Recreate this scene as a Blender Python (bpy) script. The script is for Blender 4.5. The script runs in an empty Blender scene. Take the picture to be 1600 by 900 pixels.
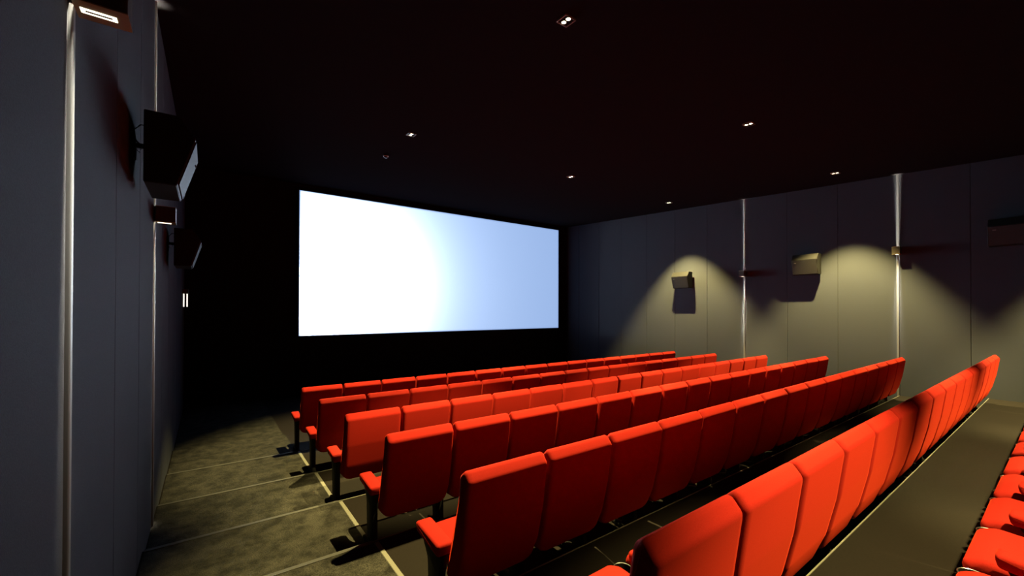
import bpy, bmesh, math, random
from mathutils import Matrix, Vector

random.seed(4)
SC = bpy.context.scene
COL = SC.collection

# ------------------------------------------------------------------ camera, world, light, exposure
H = 2.08                                   # camera height above the floor in front of the first row
cam_data = bpy.data.cameras.new('camera')
cam_data.sensor_width = 36.0
cam_data.lens = 649.24 * 36.0 / 1600.0
cam_data.shift_y = 29.78 / 1600.0
cam_data.clip_start = 0.03
cam_data.clip_end = 100
cam = bpy.data.objects.new('camera', cam_data)
COL.objects.link(cam)
YAW, PITCH, ROLL = 0.6332, 0.0068, 0.002
cam.matrix_world = (Matrix.Translation((0, 0, H)) @ Matrix.Rotation(-YAW, 4, 'Z')
                    @ Matrix.Rotation(math.pi / 2 + PITCH, 4, 'X') @ Matrix.Rotation(ROLL, 4, 'Z'))
SC.camera = cam

world = bpy.data.worlds.new('world')
SC.world = world
world.use_nodes = True
world.node_tree.nodes['Background'].inputs[0].default_value = (0.4, 0.45, 0.6, 1)
world.node_tree.nodes['Background'].inputs[1].default_value = 0.0
vs = SC.view_settings
vs.view_transform = 'Standard'
vs.look = 'None'
vs.exposure = 0.0
vs.gamma = 1.0
vs.use_curve_mapping = False
SC.cycles.blur_glossy = 0.0

DOWNLIGHT_POWER = 2500.0
DOWNLIGHT_COLOR = (1.0, 0.80, 0.29)
DOWNLIGHT_CONE = math.radians(73)
WALL_CONE = math.radians(77)           # the row beside the right wall
PROJECTOR_POWER = 640000.0
SCREEN_GLOW = (0.24, 0.37, 0.67)
SLOT_POWER = 2.6


def spot(name, loc, power, color, cone, blend, radius, target=None):
    d = bpy.data.lights.new(name, 'SPOT')
    d.energy = power
    d.color = color
    d.spot_size = cone
    d.spot_blend = blend
    d.shadow_soft_size = radius
    o = bpy.data.objects.new(name, d)
    COL.objects.link(o)
    o.location = loc
    if target is not None:
        v = Vector(target) - Vector(loc)
        o.rotation_euler = v.to_track_quat('-Z', 'Y').to_euler()
    return o


# room measures (metres; x to the right wall, y to the screen, z up)
WL, WR, WF, WB = -0.3985, 11.0, 11.5, -6.0
C0, C1 = 2.589 + H, 0.0478


def ceil_z(y):
    return C0 + C1 * y


SCR = (1.838, 10.547, -0.660 + H, 2.971 + H)
LAMP_X = (2.70, 6.35, 10.0)
LAMP_Y = (6.50, 2.83, -0.84)
for ly in LAMP_Y:
    for lx in LAMP_X:
        for dy in (-0.03, 0.03):
            spot('downlight_beam', (lx, ly + dy, ceil_z(ly + dy) - 0.04), DOWNLIGHT_POWER * (0.8 if ly < 0 and lx < 9 else 1.0), DOWNLIGHT_COLOR,
                 WALL_CONE if lx > 9 else DOWNLIGHT_CONE, 0.5 if lx > 9 else 0.45, 0.024)
# the projector: a small lamp behind the port of the back wall
PJ = Vector((6.19, WB - 0.45, 1.55 + H))
spot('projector_beam', PJ, PROJECTOR_POWER, (0.68, 0.82, 1.0), math.radians(50), 0.0, 0.0006,
     ((SCR[0] + SCR[1]) / 2, WF, (SCR[2] + SCR[3]) / 2))

# ------------------------------------------------------------------ materials
MATS = {}


def new_mat(name):
    m = bpy.data.materials.new(name)
    m.use_nodes = True
    MATS[name] = m
    nt = m.node_tree
    return m, nt, nt.nodes['Principled BSDF']


def rgba(c):
    return (c[0], c[1], c[2], 1.0)


def plain(name, color, rough=0.6, metal=0.0, spec=0.5):
    m, nt, b = new_mat(name)
    b.inputs['Base Color'].default_value = rgba(color)
    b.inputs['Roughness'].default_value = rough
    b.inputs['Metallic'].default_value = metal
    b.inputs['Specular IOR Level'].default_value = spec
    return m


def woven(name, c1, c2, scale, rough=0.9, bump=0.15, blotch=None, sheen=0.0, spec=0.2):
    """cloth or carpet: fine noise between two colours, optional larger worn patches, fine relief"""
    m, nt, b = new_mat(name)
    tc = nt.nodes.new('ShaderNodeTexCoord')
    n1 = nt.nodes.new('ShaderNodeTexNoise')
    n1.inputs['Scale'].default_value = scale
    n1.inputs['Detail'].default_value = 3
    nt.links.new(tc.outputs['Object'], n1.inputs['Vector'])
    ramp = nt.nodes.new('ShaderNodeValToRGB')
    ramp.color_ramp.elements[0].position = 0.35
    ramp.color_ramp.elements[1].position = 0.65
    ramp.color_ramp.elements[0].color = rgba(c1)
    ramp.color_ramp.elements[1].color = rgba(c2)
    nt.links.new(n1.outputs['Fac'], ramp.inputs['Fac'])
    out = ramp.outputs['Color']
    if blotch:
        n2 = nt.nodes.new('ShaderNodeTexNoise')
        n2.inputs['Scale'].default_value = blotch[0]
        n2.inputs['Detail'].default_value = 4
        n2.inputs['Roughness'].default_value = 0.65
        nt.links.new(tc.outputs['Object'], n2.inputs['Vector'])
        r2 = nt.nodes.new('ShaderNodeValToRGB')
        r2.color_ramp.elements[0].position = 0.38
        r2.color_ramp.elements[1].position = 0.62
        r2.color_ramp.elements[0].color = (blotch[1],) * 3 + (1,)
        r2.color_ramp.elements[1].color = (1, 1, 1, 1)
        nt.links.new(n2.outputs['Fac'], r2.inputs['Fac'])
        mx = nt.nodes.new('ShaderNodeMix')
        mx.data_type = 'RGBA'
        mx.blend_type = 'MULTIPLY'
        mx.inputs['Factor'].default_value = 1.0
        nt.links.new(out, mx.inputs['A'])
        nt.links.new(r2.outputs['Color'], mx.inputs['B'])
        out = mx.outputs['Result']
    nt.links.new(out, b.inputs['Base Color'])
    b.inputs['Roughness'].default_value = rough
    b.inputs['Specular IOR Level'].default_value = spec
    b.inputs['Sheen Weight'].default_value = sheen
    b.inputs['Sheen Roughness'].default_value = 0.45
    b.inputs['Sheen Tint'].default_value = (0.95, 0.075, 0.022, 1)
    if bump:
        bp = nt.nodes.new('ShaderNodeBump')
        bp.inputs['Strength'].default_value = bump
        bp.inputs['Distance'].default_value = 0.004
        nt.links.new(n1.outputs['Fac'], bp.inputs['Height'])
        nt.links.new(bp.outputs['Normal'], b.inputs['Normal'])
    return m


def glow(name, color, strength):
    m, nt, b = new_mat(name)
    b.inputs['Base Color'].default_value = rgba(color)
    b.inputs['Emission Color'].default_value = rgba(color)
    b.inputs['Emission Strength'].default_value = strength
    return m


woven('seat_red', (0.185, 0.0080, 0.0050), (0.212, 0.0096, 0.0062), 260, 0.9, 0.12, sheen=0.16, spec=0.04)
woven('wall_cloth', (0.024, 0.0265, 0.034), (0.034, 0.0365, 0.045), 220, 0.9, 0.25, spec=0.2)
woven('carpet', (0.011, 0.0108, 0.0092), (0.042, 0.039, 0.032), 150, 0.95, 0.6, blotch=(7.0, 0.36), spec=0.1)
woven('tier_floor', (0.0060, 0.0044, 0.0033), (0.0080, 0.0060, 0.0046), 90, 0.85, 0.08, spec=0.1)
woven('black_cloth', (0.005, 0.005, 0.006), (0.008, 0.008, 0.009), 120, 0.95, 0.1, spec=0.1)
woven('ceiling_paint', (0.009, 0.008, 0.009), (0.011, 0.010, 0.011), 60, 0.9, 0.1, spec=0.0)
plain('joint', (0.02, 0.02, 0.022), 0.95)
plain('black_metal', (0.005, 0.005, 0.005), 0.6, 0.0, 0.15)
plain('black_plastic', (0.006, 0.006, 0.006), 0.45, 0.0, 0.3)
plain('speaker_case', (0.0065, 0.006, 0.0055), 0.6, 0.0, 0.15)
plain('speaker_grille', (0.015, 0.014, 0.013), 0.7, 0.0, 0.3)
plain('aluminium', (0.085, 0.085, 0.084), 0.5, 0.0, 0.4)
plain('nosing_metal', (0.036, 0.035, 0.032), 0.6, 0.0, 0.3)
plain('edge_strip', (0.12, 0.116, 0.094), 0.7, 0.0, 0.3)
plain('chrome', (0.18, 0.18, 0.185), 0.35, 1.0)
plain('lamp_bronze', (0.05, 0.04, 0.028), 0.4, 0.3)
plain('lamp_bronze_lit', (0.30, 0.24, 0.14), 0.5, 0.3)  # brighter bronze for the plates: the slot's glow on them is in the colour
plain('trim_metal', (0.25, 0.24, 0.21), 0.5, 0.3)
plain('white_plastic', (0.7, 0.72, 0.75), 0.4)
glow('lamp_glow', (1.0, 0.88, 0.55), 9.0)
glow('slot_glow', (1.0, 0.93, 0.70), 3.5)
glow('bar_glow', (1.0, 0.95, 0.85), 1.4)
m, nt, b = new_mat('screen_surface')
b.inputs['Base Color'].default_value = (0.002, 0.002, 0.002, 1)
b.inputs['Roughness'].default_value = 0.25
b.inputs['Specular IOR Level'].default_value = 0.5
b.inputs['Emission Color'].default_value = rgba(SCREEN_GLOW)
b.inputs['Emission Strength'].default_value = 1.0


# ------------------------------------------------------------------ mesh helpers
def mesh_of(bm, name, mat, smooth=False):
    bmesh.ops.recalc_face_normals(bm, faces=bm.faces)
    me = bpy.data.meshes.new(name)
    bm.to_mesh(me)
    bm.free()
    me.materials.append(MATS[mat])
    if smooth:
        for p in me.polygons:
            p.use_smooth = True
        me.set_sharp_from_angle(angle=math.radians(50))
    return me


def link(name, me, parent=None, loc=(0, 0, 0)):
    o = bpy.data.objects.new(name, me)
    COL.objects.link(o)
    o.location = loc
    if parent is not None:
        o.parent = parent
    return o


def box_bm(x0, x1, y0, y1, z0, z1, bevel=0.0, seg=2, bm=None):
    own = bm is None
    if own:
        bm = bmesh.new()
    vs_ = [bm.verts.new((x, y, z)) for z in (z0, z1) for y in (y0, y1) for x in (x0, x1)]
    fs = [(0, 1, 3, 2), (4, 6, 7, 5), (0, 4, 5, 1), (2, 3, 7, 6), (0, 2, 6, 4), (1, 5, 7, 3)]
    faces = [bm.faces.new([vs_[i] for i in f]) for f in fs]
    if bevel and own:
        bmesh.ops.bevel(bm, geom=list(bm.edges), offset=bevel, segments=seg, profile=0.5, affect='EDGES')
    return bm


def round_poly(pts, seg=3):
    """pts: (a, b, radius) corners; rounds each one off"""
    out = []
    n = len(pts)
    for i in range(n):
        p0 = Vector(pts[i - 1][:2]); p1 = Vector(pts[i][:2]); p2 = Vector(pts[(i + 1) % n][:2]); r = pts[i][2]
        if r <= 0:
            out.append(tuple(p1)); continue
        a = (p0 - p1).normalized(); c = (p2 - p1).normalized()
        ang = a.angle(c)
        t = min(r / math.tan(ang / 2), 0.49 * (p0 - p1).length, 0.49 * (p2 - p1).length)
        s = p1 + a * t; e = p1 + c * t
        for k in range(seg + 1):
            u = k / seg
            out.append(tuple((s * (1 - u) ** 2) + (p1 * 2 * u * (1 - u)) + (e * u * u)))
    return out


def sweep_x(prof, stations, bm=None):
    """closed profile in (y, z) swept along x; stations = (x, inset)"""
    bm = bm or bmesh.new()
    n = len(prof)
    area = sum(prof[i][0] * prof[(i + 1) % n][1] - prof[(i + 1) % n][0] * prof[i][1] for i in range(n))
    sg = 1 if area > 0 else -1
    nrm = []
    for i in range(n):
        d = Vector(prof[(i + 1) % n]) - Vector(prof[i - 1])
        nrm.append(Vector((d.y, -d.x)).normalized() * sg)
    loops = []
    for x, ins in stations:
        loops.append([bm.verts.new((x, p[0] - q.x * ins, p[1] - q.y * ins)) for p, q in zip(prof, nrm)])
    for a, c in zip(loops, loops[1:]):
        for i in range(n):
            j = (i + 1) % n
            bm.faces.new((a[i], a[j], c[j], c[i]))
    bm.faces.new(loops[0]); bm.faces.new(list(reversed(loops[-1])))
    return bm


def soft_stations(w, r):
    return [(-w, r), (-w + r * 0.3, r * 0.32), (-w + r, 0.0), (w - r, 0.0), (w - r * 0.3, r * 0.32), (w, r)]


def tube_bm(pts, r, n=8, bm=None):
    bm = bm or bmesh.new()
    loops = []
    for i, p in enumerate(pts):
        p = Vector(p)
        d = (Vector(pts[min(i + 1, len(pts) - 1)]) - Vector(pts[max(i - 1, 0)])).normalized()
        u = d.cross(Vector((0.31, 0.2, 0.93))).normalized()
        v = d.cross(u)
        loops.append([bm.verts.new(p + (u * math.cos(2 * math.pi * k / n) + v * math.sin(2 * math.pi * k / n)) * r) for k in range(n)])
    for a, c in zip(loops, loops[1:]):
        for k in range(n):
            bm.faces.new((a[k], a[(k + 1) % n], c[(k + 1) % n], c[k]))
    bm.faces.new(loops[0]); bm.faces.new(list(reversed(loops[-1])))
    return bm


def lathe_bm(prof, n=20, center=(0, 0), close=True):
    """prof: (radius, z) pairs turned around the vertical axis"""
    bm = bmesh.new()
    loops = []
    for r, z in prof:
        loops.append([bm.verts.new((center[0] + r * math.cos(2 * math.pi * k / n), center[1] + r * math.sin(2 * math.pi * k / n), z)) for k in range(n)])
    m_ = len(loops)
    for i in range(m_ if close else m_ - 1):
        a, c = loops[i], loops[(i + 1) % m_]
        for k in range(n):
            bm.faces.new((a[k], a[(k + 1) % n], c[(k + 1) % n], c[k]))
    if not close:
        bm.faces.new(loops[0]); bm.faces.new(list(reversed(loops[-1])))
    return bm


def struct(name, me, parent=None):
    o = link(name, me, parent)
    if parent is None:
        o['kind'] = 'structure'
    return o


def thing(name, loc, label, cat, group=None, me=None):
    o = link(name, me, None, loc)
    o['label'] = label
    o['category'] = cat
    if group:
        o['group'] = group
    return o


# ------------------------------------------------------------------ the tiers
# (front edge y, floor z) from the front of the room backwards
ROW_D = [6.571, 5.429, 4.252, 3.100, 1.930, 0.807, -0.255]
ROW_TOP = [-1.114, -1.080, -1.021, -0.938, -0.854, -0.710]
FLOORS = [H + t - 0.962 for t in ROW_TOP] + [H - 1.53]
EDGES = [6.65, 5.49, 4.344, 3.27, 2.084, 0.93]       # tier k+1 begins (seen from the screen) at EDGES[k]
Z_FRONT = H - 2.14
STRIP_X = 1.0725

prof = [(WF + 0.3, Z_FRONT - 0.5), (WF + 0.3, Z_FRONT), (7.85, Z_FRONT), (7.85, FLOORS[0])]
for k in range(6):
    prof += [(EDGES[k], FLOORS[k]), (EDGES[k], FLOORS[k + 1])]
prof += [(WB - 0.1, FLOORS[6]), (WB - 0.1, Z_FRONT - 0.5)]
bm = bmesh.new()
la = [bm.verts.new((WL - 0.3, y, z)) for y, z in prof]
lb = [bm.verts.new((WR + 0.3, y, z)) for y, z in prof]
for i in range(len(prof)):
    j = (i + 1) % len(prof)
    bm.faces.new((la[i], la[j], lb[j], lb[i]))
bm.faces.new(la); bm.faces.new(list(reversed(lb)))
floor = struct('floor', mesh_of(bm, 'floor', 'tier_floor'))

tier_spans = [(EDGES[0], 7.85, FLOORS[0])] + [(EDGES[k + 1], EDGES[k], FLOORS[k + 1]) for k in range(5)] + [(WB, EDGES[5], FLOORS[6])]
tier_spans = [(7.85, WF, Z_FRONT)] + tier_spans
for i, (y0, y1, z) in enumerate(tier_spans):
    link('aisle_carpet', mesh_of(box_bm(WL + 0.012, STRIP_X - 0.018, y0, y1 - 0.001, z - 0.02, z + 0.006), 'aisle_carpet', 'carpet'), floor)
    if i >= 2:
        link('aisle_edge_strip', mesh_of(box_bm(STRIP_X - 0.018, STRIP_X + 0.018, y0 + 0.005, y1 - 0.03, z - 0.02, z + 0.009, 0.003, 1), 'aisle_edge_strip', 'edge_strip'), floor)
for k in range(6):
    y, z = EDGES[k], FLOORS[k + 1]
    # an angle profile over the edge: tread lip in the aisle, thin lip under the seats
    bmn = sweep_x([(y - 0.034, z - 0.01), (y - 0.034, z + 0.010), (y + 0.005, z + 0.010), (y + 0.005, z - 0.035), (y, z - 0.035), (y, z - 0.01)],
                  [(WL + 0.014, 0), (STRIP_X - 0.019, 0)])
    link('step_nosing', mesh_of(bmn, 'step_nosing', 'nosing_metal'), floor)
    bmn = sweep_x([(y - 0.005, z - 0.01), (y - 0.005, z + 0.004), (y + 0.003, z + 0.004), (y + 0.003, z - 0.015), (y, z - 0.015), (y, z - 0.01)],
                  [(STRIP_X - 0.018, 0), (WR - 0.013, 0)])
    link('tier_nosing', mesh_of(bmn, 'tier_nosing', 'edge_strip'), floor)

# ------------------------------------------------------------------ walls, ceiling
PW = 0.971
Y_P0 = 2.1028 - 3 * PW


def floor_at(y):
    for y0, y1, z in tier_spans:
        if y0 - 1e-6 <= y <= y1 + 1e-6:
            return z
    return FLOORS[6]


def side_wall(name, xw, sgn):
    """backing wall with cloth panels standing 12 mm proud of it; sgn points into the room"""
    bm = bmesh.new()
    pts = [(WB - 0.1, -0.7), (WF + 0.3, -0.7), (WF + 0.3, ceil_z(WF) + 0.4), (WB - 0.1, ceil_z(WB) + 0.4)]
    a = [bm.verts.new((xw - sgn * 0.012, y, z)) for y, z in pts]
    c = [bm.verts.new((xw - sgn * 0.25, y, z)) for y, z in pts]
    bm.faces.new(a); bm.faces.new(list(reversed(c)))
    for i in range(4):
        bm.faces.new((a[i], a[(i + 1) % 4], c[(i + 1) % 4], c[i]))
    w = struct(name, mesh_of(bm, name, 'joint'))
    y = Y_P0
    cuts = [WB + 0.01]
    while y < WF - 0.05:
        cuts.append(y); y += PW
    cuts.append(WF)
    for y0, y1 in zip(cuts, cuts[1:]):
        bm = bmesh.new()
        g = 0.003
        pts = [(y0 + g, -0.2), (y1 - g, -0.2), (y1 - g, ceil_z(y1) - 0.0005), (y0 + g, ceil_z(y0) - 0.0005)]
        e = 0.004
        ins = [(y0 + g + e, -0.2), (y1 - g - e, -0.2), (y1 - g - e, ceil_z(y1) - 0.0005), (y0 + g + e, ceil_z(y0) - 0.0005)]
        a = [bm.verts.new((xw - sgn * 0.013, p, q)) for p, q in pts]
        m1 = [bm.verts.new((xw - sgn * 0.004, p, q)) for p, q in pts]
        c = [bm.verts.new((xw, p, q)) for p, q in ins]
        for i in range(4):
            j = (i + 1) % 4
            bm.faces.new((a[i], a[j], m1[j], m1[i])); bm.faces.new((m1[i], m1[j], c[j], c[i]))
        bm.faces.new(a); bm.faces.new(c)
        link('cloth_panel', mesh_of(bm, 'cloth_panel', 'wall_cloth'), w)
    return w


wall_left = side_wall('wall_left', WL, 1)
wall_right = side_wall('wall_right', WR, -1)
struct('wall_front', mesh_of(box_bm(WL - 0.3, WR + 0.3, WF, WF + 0.25, -0.7, ceil_z(WF) + 0.4), 'wall_front', 'black_cloth'))

# back wall with the projection port
dist = (WF - 0.05) - PJ.y
fr = (WB - 0.0 - PJ.y) / dist
px0 = PJ.x + (SCR[0] + 0.03 - PJ.x) * fr; px1 = PJ.x + (SCR[1] - 0.03 - PJ.x) * fr
pz0 = PJ.z + (SCR[2] + 0.02 - PJ.z) * fr; pz1 = PJ.z + (SCR[3] - 0.02 - PJ.z) * fr
bm = bmesh.new()
xs = [WL - 0.3, px0, px1, WR + 0.3]; zs = [-0.7, pz0, pz1, ceil_z(WB) + 0.4]
grid = {}
for yy in (WB, WB - 0.01):
    for i, x in enumerate(xs):
        for j, z in enumerate(zs):
            grid[(yy, i, j)] = bm.verts.new((x, yy, z))
    for i in range(3):
        for j in range(3):
            if (i, j) != (1, 1):
                bm.faces.new([grid[(yy, i + a, j + c)] for a, c in ((0, 0), (1, 0), (1, 1), (0, 1))])
struct('wall_back', mesh_of(bm, 'wall_back', 'black_cloth'))

bm = bmesh.new()
pts = [(WB - 0.1, ceil_z(WB - 0.1)), (WF + 0.3, ceil_z(WF + 0.3)), (WF + 0.3, ceil_z(WF + 0.3) + 0.3), (WB - 0.1, ceil_z(WB - 0.1) + 0.3)]
sweep_x(pts, [(WL - 0.3, 0), (WR + 0.3, 0)], bm)
struct('ceiling', mesh_of(bm, 'ceiling', 'ceiling_paint'))

# vertical aluminium profiles on the side walls
S1, S2, S4 = 2.1028, 5.0155, 10.60
n = 0
for xw, sgn, ys in ((WL, 1, (S1, S2)), (WR, -1, (S1, S2))):
    for y in ys:
        n += 1
        w, dpt = 0.021, 0.014
        zb, zt = floor_at(y) + 0.0, ceil_z(y - 0.03) - 0.001
        bm = bmesh.new()
        sec = round_poly([(-w, 0, 0), (w, 0, 0), (w * 0.8, dpt, 0.008), (-w * 0.8, dpt, 0.008)], 3)
        lo = [bm.verts.new((xw + sgn * q, y + p, zb)) for p, q in sec]
        hi = [bm.verts.new((xw + sgn * q, y + p, zt)) for p, q in sec]
        for i in range(len(sec)):
            j = (i + 1) % len(sec)
            bm.faces.new((lo[i], lo[j], hi[j], hi[i]))
        bm.faces.new(lo); bm.faces.new(list(reversed(hi)))
        struct('trim_%d' % n, mesh_of(bm, 'trim', 'aluminium', True))

# ------------------------------------------------------------------ screen
scr = thing('cinema_screen', ((SCR[0] + SCR[1]) / 2, WF, SCR[2]), 'wide glowing blank white cinema screen on the black front wall', 'screen')
sx, sz = (SCR[1] - SCR[0]) / 2, SCR[3] - SCR[2]
link('screen_surface', mesh_of(box_bm(-sx, sx, -0.05, -0.03, 0, sz), 'screen_surface', 'screen_surface'), scr)
bf = 0.045
for nm, a in (('masking_frame', (-sx - bf, sx + bf, -0.06, 0, -bf, -0.001)), ('masking_frame', (-sx - bf, sx + bf, -0.06, 0, sz + 0.001, sz + bf)),
              ('masking_frame', (-sx - bf, -sx - 0.001, -0.06, 0, -0.001, sz + 0.001)), ('masking_frame', (sx + 0.001, sx + bf, -0.06, 0, -0.001, sz + 0.001))):
    link(nm, mesh_of(box_bm(*a), nm, 'black_cloth'), scr)

# ------------------------------------------------------------------ cinema seats
PITCH_X = 0.58
HW = 0.278                                  # half width of a back
back_prof = round_poly([(0.205, 0.268, 0.03), (0.080, 0.278, 0.03), (0.028, 0.43, 0.4), (-0.020, 0.64, 0.4), (-0.058, 0.905, 0.04), (-0.004, 0.970, 0.04), (0.040, 0.925, 0.05),
                        (0.060, 0.80, 0.06), (0.135, 0.50, 0.15)], 4)
st = soft_stations(HW, 0.022)
st = st[:3] + [(-0.235, 0), (-0.20, 0), (-0.13, 0), (0.13, 0), (0.20, 0), (0.235, 0)] + st[3:]
bm = sweep_x(back_prof, st)
for v in bm.verts:                          # lower corners of the back rounded off
    if v.co.z < 0.42 and abs(v.co.x) > 0.20:
        e = (abs(v.co.x) - 0.20) / (HW - 0.20)
        v.co.z += 0.055 * e * e * (0.42 - v.co.z) / 0.15
ME_BACK = mesh_of(bm, 'backrest', 'seat_red', True)
cush_prof = round_poly([(0.145, 0.315, 0.01), (0.550, 0.33, 0.035), (0.578, 0.42, 0.045), (0.50, 0.452, 0.08), (0.14, 0.43, 0.02)], 4)
ME_CUSH = mesh_of(sweep_x(cush_prof, soft_stations(0.236, 0.028)), 'seat_cushion', 'seat_red', True)
pan_prof = round_poly([(0.15, 0.285, 0.02), (0.44, 0.25, 0.05), (0.53, 0.325, 0.01), (0.15, 0.318, 0.0)], 2)
ME_PAN = mesh_of(sweep_x(pan_prof, [(-0.215, 0.01), (-0.205, 0), (0.205, 0), (0.215, 0.01)]), 'seat_pan', 'black_plastic', True)


def arm_meshes(x):
    # pad: a soft block sloping gently down to the back
    pp = round_poly([(0.165, 0.44, 0.02), (0.455, 0.475, 0.02), (0.47, 0.535, 0.022), (0.16, 0.510, 0.022)], 3)
    bm = sweep_x(pp, [(x - 0.052, 0.016), (x - 0.047, 0.005), (x - 0.036, 0), (x + 0.036, 0), (x + 0.047, 0.005), (x + 0.052, 0.016)])
    pad = mesh_of(bm, 'armrest_pad', 'seat_red', True)
    # standard: side plate from the pad down to a foot on the floor
    sp = round_poly([(0.10, 0.0, 0), (0.44, 0.0, 0), (0.44, 0.022, 0.01), (0.33, 0.05, 0.03), (0.35, 0.36, 0.05), (0.44, 0.472, 0.01), (0.175, 0.442, 0.01), (0.21, 0.30, 0.03), (0.21, 0.06, 0.04), (0.10, 0.022, 0.01)], 2)
    sup = mesh_of(sweep_x(sp, [(x - 0.024, 0.004), (x - 0.02, 0), (x + 0.02, 0), (x + 0.024, 0.004)]), 'armrest_support', 'black_metal', True)
    return pad, sup


def cup_meshes(x):
    cy, zt = 0.530, 0.395
    cup = lathe_bm([(0.036, zt - 0.085), (0.044, zt - 0.08), (0.047, zt), (0.043, zt), (0.039, zt - 0.07), (0.001, zt - 0.07), (0.001, zt - 0.085)], 18, (x, cy))
    box_bm(x - 0.016, x + 0.016, 0.36, cy - 0.04, zt - 0.07, zt - 0.02, bm=cup)
    cup = mesh_of(cup, 'cup_holder', 'black_plastic', True)
    rim = mesh_of(lathe_bm([(0.0435, zt - 0.002), (0.0475, zt - 0.002), (0.0478, zt + 0.0015), (0.0458, zt + 0.003), (0.0435, zt + 0.0015)], 18, (x, cy)), 'cup_rim', 'chrome', True)
    return cup, rim


ME_PAD_R, ME_SUP_R = arm_meshes(PITCH_X / 2)
ME_PAD_L, ME_SUP_L = arm_meshes(-PITCH_X / 2)
ME_CUP, ME_RIM = cup_meshes(PITCH_X / 2)


def make_seat(end):
    r = bpy.data.objects.new('cinema_chair', None)
    COL.objects.link(r)
    r.empty_display_size = 0.2
    r['category'] = 'seat'
    link('backrest', ME_BACK, r)
    link('seat_cushion', ME_CUSH, r)
    link('seat_pan', ME_PAN, r)
    link('armrest_support', ME_SUP_R, r)
    link('armrest_pad', ME_PAD_R, r)
    c = link('cup_holder', ME_CUP, r)
    link('cup_rim', ME_RIM, c)
    if end:
        link('armrest_support', ME_SUP_L, r)
        link('armrest_pad', ME_PAD_L, r)
    return r


def copy_tree(o, parent=None):
    c = o.copy()
    COL.objects.link(c)
    c.parent = parent
    for ch in o.children:
        copy_tree(ch, c)
    return c


ORD = ['first', 'second', 'third', 'fourth', 'fifth', 'sixth', 'seventh', 'eighth', 'ninth', 'tenth', 'eleventh', 'twelfth',
       'thirteenth', 'fourteenth', 'fifteenth', 'sixteenth']
ROWN = ['front row nearest the screen', 'second row from the screen', 'third row from the screen', 'fourth row from the screen',
        'fifth row from the screen', 'sixth row from the screen']
GRP = ['seats of the first row', 'seats of the second row', 'seats of the third row', 'seats of the fourth row', 'seats of the fifth row',
       'seats of the sixth row', 'seats of the nearest row at the right edge']
XL = 1.082
protos = {}
for r in range(7):
    base_x = XL if r < 6 else 0.92 + PITCH_X * 2
    num = 16 if r < 6 else 13
    for i in range(num):
        end = (i == 0 and r < 6)
        if end not in protos:
            protos[end] = make_seat(end)
            s = protos[end]
        else:
            s = copy_tree(protos[end])
        s.location = (base_x + PITCH_X * (i + 0.5), ROW_D[r], FLOORS[r])
        s.rotation_euler.z = random.uniform(-0.004, 0.004)
        s['group'] = GRP[r]
        if r < 6:
            if i == 15:
                s['label'] = 'red cinema seat at the right wall end of the ' + ROWN[r]
            elif i == 0:
                s['label'] = 'red cinema seat at the left aisle end of the ' + ROWN[r]
            else:
                s['label'] = 'red cinema seat, %s from the left aisle in the %s' % (ORD[i], ROWN[r])
        else:
            s['label'] = 'red cinema seat in the cut-off right edge row, %s up from the bottom' % ORD[i]

# ------------------------------------------------------------------ loudspeakers on the side walls
SPK = [(0.0, 0.0), (0.165, 0.0), (0.262, 0.325), (0.175, 0.455), (0.0, 0.455)]


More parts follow.
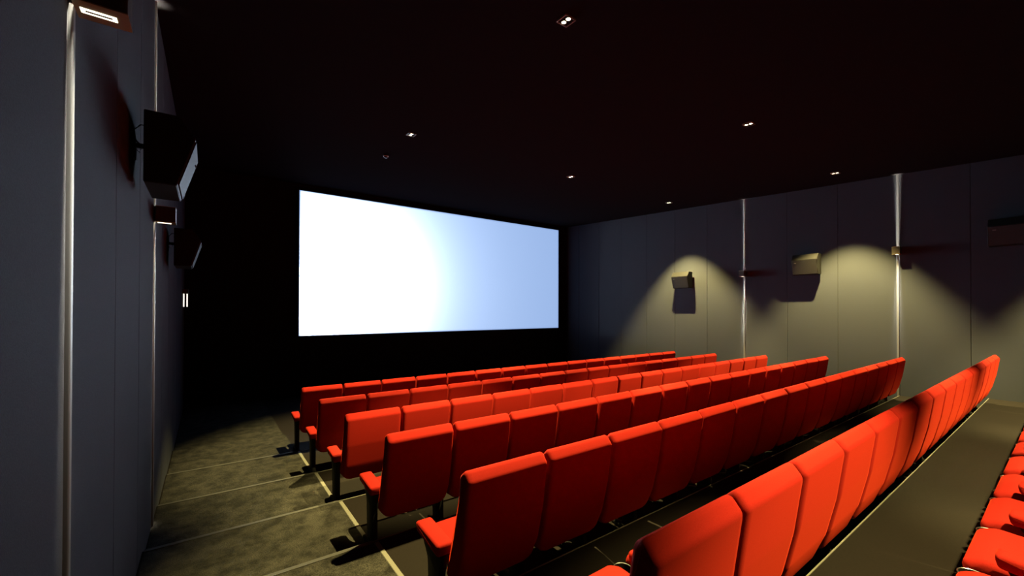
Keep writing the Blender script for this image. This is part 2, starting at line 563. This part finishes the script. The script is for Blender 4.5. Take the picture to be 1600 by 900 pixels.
def speaker(xw, sgn, yc, z0, label):
    off = 0.072
    r = thing('wall_speaker', (xw + sgn * off, yc, z0), label, 'loudspeaker', 'surround speakers on the side walls')
    hw = 0.25
    bm = bmesh.new()
    a = [bm.verts.new((sgn * d, -hw, z)) for d, z in SPK]
    c = [bm.verts.new((sgn * d, hw, z)) for d, z in SPK]
    bm.faces.new(a); bm.faces.new(list(reversed(c)))
    for i in range(5):
        bm.faces.new((a[i], a[(i + 1) % 5], c[(i + 1) % 5], c[i]))
    bmesh.ops.recalc_face_normals(bm, faces=bm.faces)
    bmesh.ops.bevel(bm, geom=list(bm.edges), offset=0.006, segments=1, affect='EDGES')
    link('cabinet', mesh_of(bm, 'cabinet', 'speaker_case'), r)
    # grille plate over the sloping front
    bm = bmesh.new()
    p0, p1 = Vector(SPK[1]), Vector(SPK[2])
    t = (p1 - p0).normalized(); nn = Vector((t.y, -t.x))
    q = [p0 + t * 0.016, p1 - t * 0.016]
    quad = []
    for lift in (0.0, 0.008):
        quad.append([bm.verts.new((sgn * (p.x + nn.x * lift), yy, p.y + nn.y * lift)) for p, yy in ((q[0], -hw + 0.016), (q[0], hw - 0.016), (q[1], hw - 0.016), (q[1], -hw + 0.016))])
    bm.faces.new(quad[0]); bm.faces.new(list(reversed(quad[1])))
    for i in range(4):
        bm.faces.new((quad[0][i], quad[0][(i + 1) % 4], quad[1][(i + 1) % 4], quad[1][i]))
    g = link('grille', mesh_of(bm, 'grille', 'speaker_grille'), r)
    # small badge plate at the upper front corner
    bc = q[1] - t * 0.05 + nn * 0.011
    link('badge', mesh_of(box_bm(sgn * bc.x - 0.003, sgn * bc.x + 0.003, 0.15, 0.19, bc.y - 0.008, bc.y + 0.008), 'badge', 'aluminium'), g)
    # bracket: wall plate, arm, back plate
    bm = box_bm(-sgn * off, -sgn * (off - 0.01), -0.04, 0.04, 0.20, 0.36)
    br = link('wall_bracket', mesh_of(bm, 'wall_bracket', 'black_metal'), r)
    link('bracket_arm', mesh_of(tube_bm([(-sgn * (off - 0.008), 0, 0.29), (sgn * 0.004, 0, 0.29)], 0.018), 'bracket_arm', 'black_metal', True), br)
    # speaker cable in two loops between wall and cabinet
    pts = [(-sgn * (off - 0.002), -0.07, 0.20), (-sgn * 0.055, -0.10, 0.24), (-sgn * 0.03, -0.11, 0.215), (-sgn * 0.02, -0.1, 0.26), (-sgn * 0.055, -0.09, 0.30),
           (-sgn * 0.06, -0.09, 0.36), (-sgn * 0.03, -0.08, 0.405), (sgn * 0.002, -0.07, 0.41)]
    link('cable', mesh_of(tube_bm(pts, 0.0045, 6), 'cable', 'black_plastic', True), r)
    return r


speaker(WL, 1, 3.70, 0.800 + H, 'large black wedge-shaped loudspeaker bracketed high on the left wall, nearest the camera')
speaker(WL, 1, 6.70, 0.530 + H, 'black loudspeaker on the left wall, the farther and smaller-looking one')
speaker(WR, -1, 3.60, 0.800 + H, 'dark loudspeaker on the right wall between the two lit metal strips')
speaker(WR, -1, 6.62, 0.620 + H, 'loudspeaker on the right wall nearest the screen, inside a warm light pool')
speaker(WR, -1, 0.66, 1.100 + H, 'loudspeaker hidden in the dark at the right edge of the right wall')


# ------------------------------------------------------------------ wall lamps with up and down slots
def slot_light(loc, up, sgn):
    d = bpy.data.lights.new('slot_beam', 'AREA')
    d.shape = 'RECTANGLE'
    d.size = 0.13
    d.size_y = 0.05
    d.spread = math.radians(6 if up else 9)
    d.energy = SLOT_POWER * (0.7 if up else 1.0)
    d.color = (1.0, 0.93, 0.75)
    o = bpy.data.objects.new('slot_beam', d)
    COL.objects.link(o)
    o.location = loc
    # aimed a little towards the wall so that the beam grazes the metal profile
    v = Vector((-sgn * math.tan(math.radians(3.0 if up else 5.5)), 0, 1 if up else -1))
    o.rotation_euler = v.to_track_quat('-Z', 'Y').to_euler()
    zr = o.rotation_euler.to_matrix() @ Vector((1, 0, 0))
    if abs(zr.x) < 0.5:
        d.size, d.size_y = d.size_y, d.size
    return o


def wall_lamp(xw, sgn, y, z0, label):
    hh, dd, ww = 0.145, 0.145, 0.060
    r = thing('wall_lamp', (xw + sgn * 0.0145, y, z0), label, 'lamp', 'wall lamps on the metal strips')
    bm = bmesh.new()
    x0, x1 = sorted((0.0, sgn * dd))
    t = 0.006
    # open-ended box: four plates
    link('lamp_body', mesh_of(box_bm(x0, x1, -ww, ww, 0.004, hh - 0.004, 0.003, 1), 'lamp_body', 'lamp_bronze'), r)
    bm.free()
    for nm, za, zb in (('top_plate', hh - 0.0045, hh), ('bottom_plate', 0.0, 0.0045)):
        p = link(nm, mesh_of(box_bm(x0 - 0.001, x1 + 0.001, -ww - 0.001, ww + 0.001, za, zb), nm, 'lamp_bronze_lit'), r)
        zl = (hh, hh + 0.0015) if za > 0.05 else (-0.0015, 0.0)
        cx = sgn * 0.062
        # bright ring of the slot and its darker lens
        bmr = bmesh.new()
        o_, i_ = (0.048, 0.016), (0.036, 0.006)
        for (ax0, ax1, ay0, ay1) in ((-o_[0], o_[0], i_[1], o_[1]), (-o_[0], o_[0], -o_[1], -i_[1]), (-o_[0], -i_[0], -i_[1], i_[1]), (i_[0], o_[0], -i_[1], i_[1])):
            box_bm(cx + ax0, cx + ax1, ay0, ay1, zl[0], zl[1], bm=bmr)
        link('slot', mesh_of(bmr, 'slot', 'slot_glow'), p)
        link('slot_lens', mesh_of(box_bm(cx - i_[0], cx + i_[0], -i_[1], i_[1], zl[0], zl[1] if za > 0.05 else zl[1]), 'slot_lens', 'trim_metal'), p)
    slot_light((xw + sgn * 0.069, y, z0 + hh + 0.004), True, sgn)
    slot_light((xw + sgn * 0.069, y, z0 - 0.004), False, sgn)
    return r


wall_lamp(WL, 1, S1, 1.070 + H, 'bronze wall lamp with a lit slot underneath, at the top left corner of the photo')
wall_lamp(WL, 1, S2, 0.800 + H, 'small dark bronze box lamp on the left wall below the big loudspeaker')
wall_lamp(WR, -1, S1, 1.105 + H, 'small box lamp on the right wall strip, the one farther from the screen')
wall_lamp(WR, -1, S2, 0.855 + H, 'small box lamp on the right wall strip, the one nearer the screen')

# far lamp on the left wall: little box over two glowing bars
r = thing('bar_lamp', (WL + 0.001, 10.62, 0.04 + H), 'tiny far wall lamp with two glowing vertical bars at the left wall end', 'lamp')
link('lamp_cap', mesh_of(box_bm(0, 0.10, -0.09, 0.09, 0.27, 0.36, 0.006, 1), 'lamp_cap', 'lamp_bronze'), r)
link('back_plate', mesh_of(box_bm(0, 0.012, -0.08, 0.08, 0.0, 0.27), 'back_plate', 'lamp_bronze'), r)
for x in (0.022, 0.075):
    link('glowing_bar', mesh_of(tube_bm([(x, -0.02, 0.01), (x, -0.02, 0.27)], 0.010, 8), 'glowing_bar', 'bar_glow', True), r)

# ------------------------------------------------------------------ ceiling: twin downlights and dome
tilt = math.atan(C1)


def downlight(x, y, label):
    r = thing('ceiling_downlight', (x, y, ceil_z(y)), label, 'downlight', 'twin downlights in the black ceiling')
    r.rotation_euler.x = tilt
    o_, i_, hgt = 0.066, 0.058, 0.018
    for (x0, x1, y0, y1) in ((-o_, o_, i_, o_), (-o_, o_, -o_, -i_), (-o_, -i_, -i_, i_), (i_, o_, -i_, i_)):
        link('trim_frame', mesh_of(box_bm(x0, x1, y0, y1, -hgt, 0.0), 'trim_frame', 'trim_metal'), r)
    link('baffle', mesh_of(box_bm(-i_, i_, -i_, i_, -0.006, 0.0), 'baffle', 'black_metal'), r)
    for dy in (-0.03, 0.03):
        bm = lathe_bm([(0.022, -0.013), (0.026, -0.013), (0.026, -0.006), (0.022, -0.006)], 16, (0, dy))
        rf = link('reflector_ring', mesh_of(bm, 'reflector_ring', 'chrome', True), r)
        bm = lathe_bm([(0.001, -0.012), (0.022, -0.011), (0.022, -0.007), (0.001, -0.007)], 16, (0, dy), False)
        link('bulb', mesh_of(bm, 'bulb', 'lamp_glow', True), rf)
    return r


downlight(2.70, 2.83, 'bright twin ceiling downlight near the top centre of the photo')
downlight(6.35, 2.83, 'twin ceiling downlight of two dots in the upper right, far from walls and screen')
downlight(10.0, 2.83, 'twin ceiling downlight close to the right wall, beside the taller lit strip')
downlight(2.70, 6.50, 'square twin ceiling downlight above the left part of the screen, beside the dome')
downlight(6.35, 6.50, 'faint twin ceiling downlight above the right end of the screen')
downlight(10.0, 6.50, 'faint twin ceiling downlight over the right wall near the screen')

r = thing('ceiling_dome', (2.746, 7.832, ceil_z(7.832)), 'small black ceiling dome with a pale rim above the screen', 'smoke detector')
r.rotation_euler.x = tilt
r.scale = (0.68, 0.68, 0.68)
link('dome_base', mesh_of(lathe_bm([(0.001, 0.0), (0.075, 0.0), (0.075, -0.03), (0.062, -0.036), (0.001, -0.036)], 24, close=False), 'dome_base', 'black_plastic', True), r)
link('dome_rim', mesh_of(lathe_bm([(0.058, -0.034), (0.072, -0.034), (0.068, -0.050), (0.058, -0.052)], 24), 'dome_rim', 'white_plastic', True), r)
link('dome_cover', mesh_of(lathe_bm([(0.058, -0.036), (0.052, -0.06), (0.035, -0.082), (0.012, -0.093), (0.001, -0.094)], 24, close=False), 'dome_cover', 'black_plastic', True), r)
